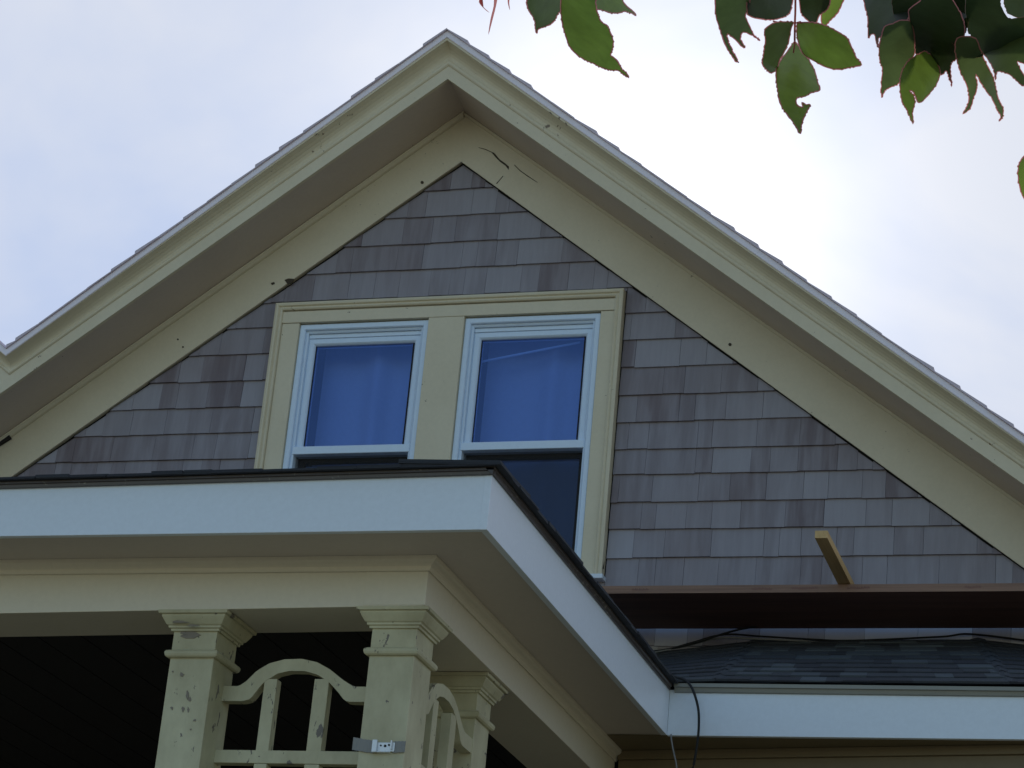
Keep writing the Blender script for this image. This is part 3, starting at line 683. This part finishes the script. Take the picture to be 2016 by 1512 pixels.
cb.tube(smooth_path([(1.10, -.12, 4.575), (1.25, -.09, 4.615), (1.40, -.08, 4.655), (1.571, -.08, 4.650), (1.75, -.08, 4.642), (1.86, -.08, 4.632)]), .0035, mi=1)
solo(cb, 'roof_cable', [M['cable'], M['wire']], 'black and grey cables lying along the top of the lower roof', 'cable', smooth=True)

# ================================================================= tree (foreground leaves)
C5 = lambda pts: [(900 + x / 5.04, y / 5.04) for x, y in pts]
C3 = lambda pts: [(1380 + x / 3.17, y / 3.17) for x, y in pts]
tree = thing('tree', 'leafy tree overhanging from the upper right, serrated green leaves edged with a painted red lens fringe', 'tree', (6.3, -7.6, 0))
def leaf(parent, pts, dist, mat, tilt=(0, 0), teeth=True, rim=2.6, seed=0):
    r = random.Random(seed); P = []
    cx = sum(p[0] for p in pts) / len(pts); cy = sum(p[1] for p in pts) / len(pts)
    sp = smooth_path([Vector((p[0], p[1], 0)) for p in pts + [pts[0]]], 3)[:-1]
    n = len(sp)
    for i in range(n):
        a, b = sp[i], sp[(i + 1) % n]; P.append((a.x, a.y))
        dx, dy = b.x - a.x, b.y - a.y; l = math.hypot(dx, dy)
        if teeth and l > 4:
            k = max(1, int(l / 5))
            for j in range(k):
                if r.random() < .35: continue
                t = (j + r.uniform(.45, .9)) / k; o = r.uniform(.4, 1.9)
                mx_, my_ = a.x + dx * t, a.y + dy * t
                ox, oy = dy / l, -dx / l
                if (mx_ - cx) * ox + (my_ - cy) * oy < 0: ox, oy = -ox, -oy
                P.append((mx_ + ox * o, my_ + oy * o))
    def dep(u, v):
        a, b = (u - cx) / 60, (v - cy) / 60
        return dist * (1 + tilt[0] * .01 * a + tilt[1] * .01 * b + .004 * (a * a - b * b * .6) + .002 * math.sin(3 * a + 2 * b + seed))
    bm = bmesh.new(); off = base(parent)
    vs = [bm.verts.new(Vector((u, v, 0))) for u, v in P]
    f = bm.faces.new(vs)
    bmesh.ops.triangulate(bm, faces=[f])
    bmesh.ops.subdivide_edges(bm, edges=[e for e in bm.edges if e.calc_length() > 14 and not e.is_boundary], cuts=2)
    bmesh.ops.triangulate(bm, faces=bm.faces[:])
    # painted lens colour fringe: a red band on the blade, following its outline
    n = len(P); area = sum(P[i][0] * P[(i + 1) % n][1] - P[(i + 1) % n][0] * P[i][1] for i in range(n)); sg = 1 if area > 0 else -1
    outer, innr = [], []
    for i in range(n):
        a, b = P[i - 1], P[(i + 1) % n]; dx, dy = b[0] - a[0], b[1] - a[1]; l = math.hypot(dx, dy) or 1
        w = rim * r.uniform(.8, 1.2); nx, ny = -dy / l * sg, dx / l * sg
        outer.append(bm.verts.new(Vector((P[i][0] - nx * (w * .75 if rim > 1 else .2), P[i][1] - ny * (w * .75 if rim > 1 else .2), 1)))); innr.append(bm.verts.new(Vector((P[i][0] + nx * w * .35, P[i][1] + ny * w * .35, 1))))
    for i in range(n):
        k = (i + 1) % n; q = bm.faces.new((outer[i], outer[k], innr[k], innr[i])); q.material_index = 1
    for v in bm.verts: v.co = at(v.co.x, v.co.y, dep(v.co.x, v.co.y) - .0004 * v.co.z) - off
    me = bpy.data.meshes.new('leaf'); me.materials.append(mat); me.materials.append(M['leafrim']); bm.to_mesh(me); bm.free()
    for q in me.polygons: q.use_smooth = True
    o = bpy.data.objects.new('leaf', me); col.objects.link(o); o.parent = parent; return o
def spray(stem_pts, dist, label, r_=.0012):
    mb = MB(); mb.tube(smooth_path([at(u, v, dist) for u, v in stem_pts], 4), r_, 6)
    return mb.build('leaf_spray', M['leafrim'], tree, smooth=True, label=label)
G, D_ = M['leaf'], M['leafdark']
sA = spray([(1130, -260), (1110, -120), (1106, -30), (1105, -5)], 3.0, 'three-pointed leaf cluster hanging above the peak')
leaf(sA, C5([(690, -120), (700, 60), (725, 120), (770, 200), (780, 290), (790, 330), (800, 290), (860, 265), (930, 235), (970, 190), (1000, 130), (1025, 100), (1035, -60), (900, -260)]), 3.02, M['leafmid'], (2, 1), seed=1)
leaf(sA, C5([(1030, 60), (1035, 140), (1050, 240), (1085, 370), (1120, 460), (1180, 530), (1250, 580), (1340, 620), (1420, 660), (1510, 690), (1590, 695), (1640, 725), (1705, 770), (1665, 715), (1620, 665), (1590, 610), (1550, 570), (1520, 545), (1540, 480), (1545, 400), (1520, 330), (1490, 260), (1430, 220), (1400, 160), (1380, 100), (1370, 20), (1350, -60), (1200, -160), (1050, -60)]), 3.0, G, (-2, 3), seed=2)
leaf(sA, C5([(1370, 93), (1430, 95), (1520, 122), (1600, 125), (1660, 110), (1720, 125), (1775, 155), (1740, 110), (1700, 80), (1660, 40), (1630, -10), (1560, -110), (1400, -160), (1330, 0)]), 3.03, G, (3, -1), seed=3)
sT = spray([(968, -120), (974, -30), (974, -4)], 3.05, 'thin reddish leaf tips entering above the peak')
leaf(sT, C5([(365, -40), (400, -40), (385, 60), (352, 190), (310, 345), (332, 190), (363, 60)]), 3.05, M['leafrim'], teeth=False, rim=.3, seed=4)
leaf(sT, C5([(500, -40), (520, -40), (516, 30), (524, 100), (508, 50), (502, 10)]), 3.06, M['leafrim'], teeth=False, rim=.3, seed=5)
leaf(sT, C5([(250, -40), (222, 18), (262, 72), (320, 125), (270, 88), (216, 20), (240, -40)]), 3.06, M['leafrim'], teeth=False, rim=.2, seed=6)
sB = spray([(1560, -300), (1564, -120), (1566, 0), (1565, 45), (1564.5, 80)], 2.95, 'compound leaf of seven leaflets on a pink stalk, lowest one torn')
leaf(sB, C3([(95, -90), (95, 90), (125, 190), (150, 270), (190, 340), (235, 392), (195, 310), (172, 260), (165, 208), (215, 245), (272, 298), (245, 235), (262, 200), (310, 215), (370, 255), (332, 225), (305, 170), (282, 120), (275, 95), (290, 50), (300, -90)]), 2.98, M['leafmid'], (1, 2), seed=7)
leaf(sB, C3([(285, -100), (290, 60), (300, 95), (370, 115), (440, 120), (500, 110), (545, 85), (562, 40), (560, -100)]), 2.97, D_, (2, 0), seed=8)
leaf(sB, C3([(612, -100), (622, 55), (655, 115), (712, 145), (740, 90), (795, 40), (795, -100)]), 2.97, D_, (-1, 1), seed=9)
leaf(sB, C3([(775, -100), (752, 90), (763, 162), (800, 130), (860, 60), (900, -60), (860, -140)]), 2.99, G, (1, 1), seed=10)
leaf(sB, C3([(577, 142), (510, 138), (450, 148), (400, 190), (405, 250), (395, 330), (385, 400), (410, 430), (440, 455), (475, 420), (490, 370), (510, 340), (545, 255), (560, 180)]), 2.94, M['leafmid'], (2, 2), seed=11)
leaf(sB, C3([(602, 142), (680, 142), (770, 160), (860, 205), (910, 240), (940, 300), (970, 365), (1000, 403), (940, 415), (870, 430), (790, 420), (720, 385), (660, 350), (625, 310), (607, 250), (600, 190)]), 2.94, G, (-2, 2), seed=12)
leaf(sB, C3([(584, 258), (560, 295), (520, 350), (480, 410), (470, 470), (480, 550), (495, 640), (530, 700), (575, 760), (600, 800), (620, 832), (625, 780), (650, 710), (680, 655), (655, 655), (632, 640), (638, 668), (610, 665), (592, 640), (602, 607), (650, 600), (690, 575), (740, 560), (725, 510), (710, 450), (680, 390), (640, 330), (602, 280)]), 2.93, G, (1, -3), seed=13)
mb = MB(); mb.tube(smooth_path([at(1564.5, 60, 2.95), at(1565, 82, 2.94), at(1562, 84 + 20, 2.935)], 4), .0009, 6); mb.tube([at(1522, 42, 2.96), at(1545, 46, 2.95), at(1565, 45, 2.95), at(1590, 45, 2.95), at(1608, 48, 2.96)], .0008, 6); mb.build('leaf_stalk', M['leafrim'], sB, smooth=True)
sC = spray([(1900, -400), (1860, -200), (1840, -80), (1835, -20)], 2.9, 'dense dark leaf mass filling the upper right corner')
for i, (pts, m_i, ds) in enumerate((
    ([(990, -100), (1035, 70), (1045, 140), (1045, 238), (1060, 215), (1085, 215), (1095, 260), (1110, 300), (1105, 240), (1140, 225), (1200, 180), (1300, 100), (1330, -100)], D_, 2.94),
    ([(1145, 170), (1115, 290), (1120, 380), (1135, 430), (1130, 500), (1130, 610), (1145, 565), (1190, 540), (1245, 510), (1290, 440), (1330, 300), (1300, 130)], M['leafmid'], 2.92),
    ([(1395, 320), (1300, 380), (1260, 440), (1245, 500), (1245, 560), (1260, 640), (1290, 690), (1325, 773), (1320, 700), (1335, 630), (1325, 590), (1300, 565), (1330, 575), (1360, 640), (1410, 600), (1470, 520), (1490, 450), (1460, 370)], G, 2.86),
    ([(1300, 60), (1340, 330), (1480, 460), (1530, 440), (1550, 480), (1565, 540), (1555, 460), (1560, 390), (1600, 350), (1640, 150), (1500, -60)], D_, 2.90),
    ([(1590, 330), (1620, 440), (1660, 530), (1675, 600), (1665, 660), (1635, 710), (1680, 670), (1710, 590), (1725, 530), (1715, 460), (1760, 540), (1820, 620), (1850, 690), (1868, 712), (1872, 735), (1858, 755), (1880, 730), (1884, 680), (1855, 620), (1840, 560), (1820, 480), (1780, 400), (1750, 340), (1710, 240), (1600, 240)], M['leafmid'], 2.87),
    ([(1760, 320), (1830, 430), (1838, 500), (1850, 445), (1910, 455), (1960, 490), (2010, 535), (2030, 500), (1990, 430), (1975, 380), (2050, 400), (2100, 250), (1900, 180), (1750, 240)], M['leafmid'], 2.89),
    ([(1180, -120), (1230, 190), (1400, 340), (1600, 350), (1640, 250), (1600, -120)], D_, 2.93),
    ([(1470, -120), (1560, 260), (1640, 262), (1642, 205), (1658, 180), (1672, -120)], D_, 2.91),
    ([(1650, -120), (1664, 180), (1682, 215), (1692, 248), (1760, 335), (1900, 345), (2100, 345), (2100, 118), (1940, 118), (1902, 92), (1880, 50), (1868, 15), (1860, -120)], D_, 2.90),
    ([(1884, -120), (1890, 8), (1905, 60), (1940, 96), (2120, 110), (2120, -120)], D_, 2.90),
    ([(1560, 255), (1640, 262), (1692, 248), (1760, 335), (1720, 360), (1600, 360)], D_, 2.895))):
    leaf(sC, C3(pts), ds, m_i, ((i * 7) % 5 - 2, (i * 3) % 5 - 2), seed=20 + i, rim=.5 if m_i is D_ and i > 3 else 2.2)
sD = spray([(2120, 180), (2090, 260), (2050, 300), (2034, 312)], 2.8, 'single serrated leaf at the right edge')
leaf(sD, [(2034, 296), (2018, 306), (2007, 324), (2005, 345), (2009, 370), (2020, 396), (2042, 410), (2075, 380), (2080, 320)], 2.8, G, (1, 1), seed=40)
# trunk, limbs and the rest of the crown outside the frame
tk = MB(); T0 = Vector((6.3, -7.6, 0))
tk.tube(smooth_path([T0, T0 + Vector((.05, .05, 1.2)), T0 + Vector((-.05, .0, 2.6)), T0 + Vector((.05, .1, 4.2)), T0 + Vector((0, .2, 6.0)), T0 + Vector((-.1, .1, 7.6))], 5), [max(.03, .17 - .0055 * i) for i in range(26)], 12)
tk.build('trunk', M['bark'], tree, smooth=True)
def limb(pts, r0, r1):
    P = smooth_path(pts, 6); mb = MB(); mb.tube(P, [r0 + (r1 - r0) * i / (len(P) - 1) for i in range(len(P))], 8); mb.build('branch', M['bark'], tree, smooth=True); return P
A_, B_, C_2 = at(1130, -260, 3.0), at(1560, -300, 2.95), at(1900, -400, 2.9)
limb([T0 + Vector((0, .05, 3.6)), T0 + Vector((-.7, -.1, 4.1)), C_2 + Vector((.5, .1, .35)), C_2, B_ + Vector((0, 0, .03)), A_, at(968, -120, 3.05)], .05, .003)
limb([C_2 + Vector((.5, .1, .35)), at(2300, -60, 2.85), at(2120, 180, 2.8)], .012, .002)
for k in range(7):
    a = k * .9; h = 3.6 + k * .55; limb([T0 + Vector((0, .1, h)), T0 + Vector((math.cos(a) * .8, .1 + math.sin(a) * .8, h + .5)), T0 + Vector((math.cos(a) * 1.7, math.sin(a) * 1.7, h + .8))], .04, .008)
def project(p):
    q = ROT.transposed() @ (p - CAM)
    if q.z >= -.05: return None
    return 1008 + F * q.x / -q.z, 756 - F * q.y / -q.z
cr = MB(); rc = random.Random(3); n_ = 0
while n_ < 3500:
    c_ = T0 + Vector((rc.gauss(0, .9), rc.gauss(0, .9), rc.uniform(3.6, 8)))
    q = project(c_)
    if q and -200 < q[0] < 2200 and -160 < q[1] < 1700: continue
    if c_.x < 4.9 : continue
    a, b = Vector((rc.gauss(0, 1), rc.gauss(0, 1), rc.gauss(0, .5))).normalized(), Vector((rc.gauss(0, 1), rc.gauss(0, 1), -1)).normalized()
    s_ = rc.uniform(.03, .05); b = (b - a * b.dot(a)).normalized()
    cr.add([c_, c_ + a * s_ * .45 + b * s_ * .8, c_ + b * s_ * 2, c_ - a * s_ * .45 + b * s_ * .8], [(0, 1, 2, 3)]); n_ += 1
cr.build('crown', M['leaf'], tree)
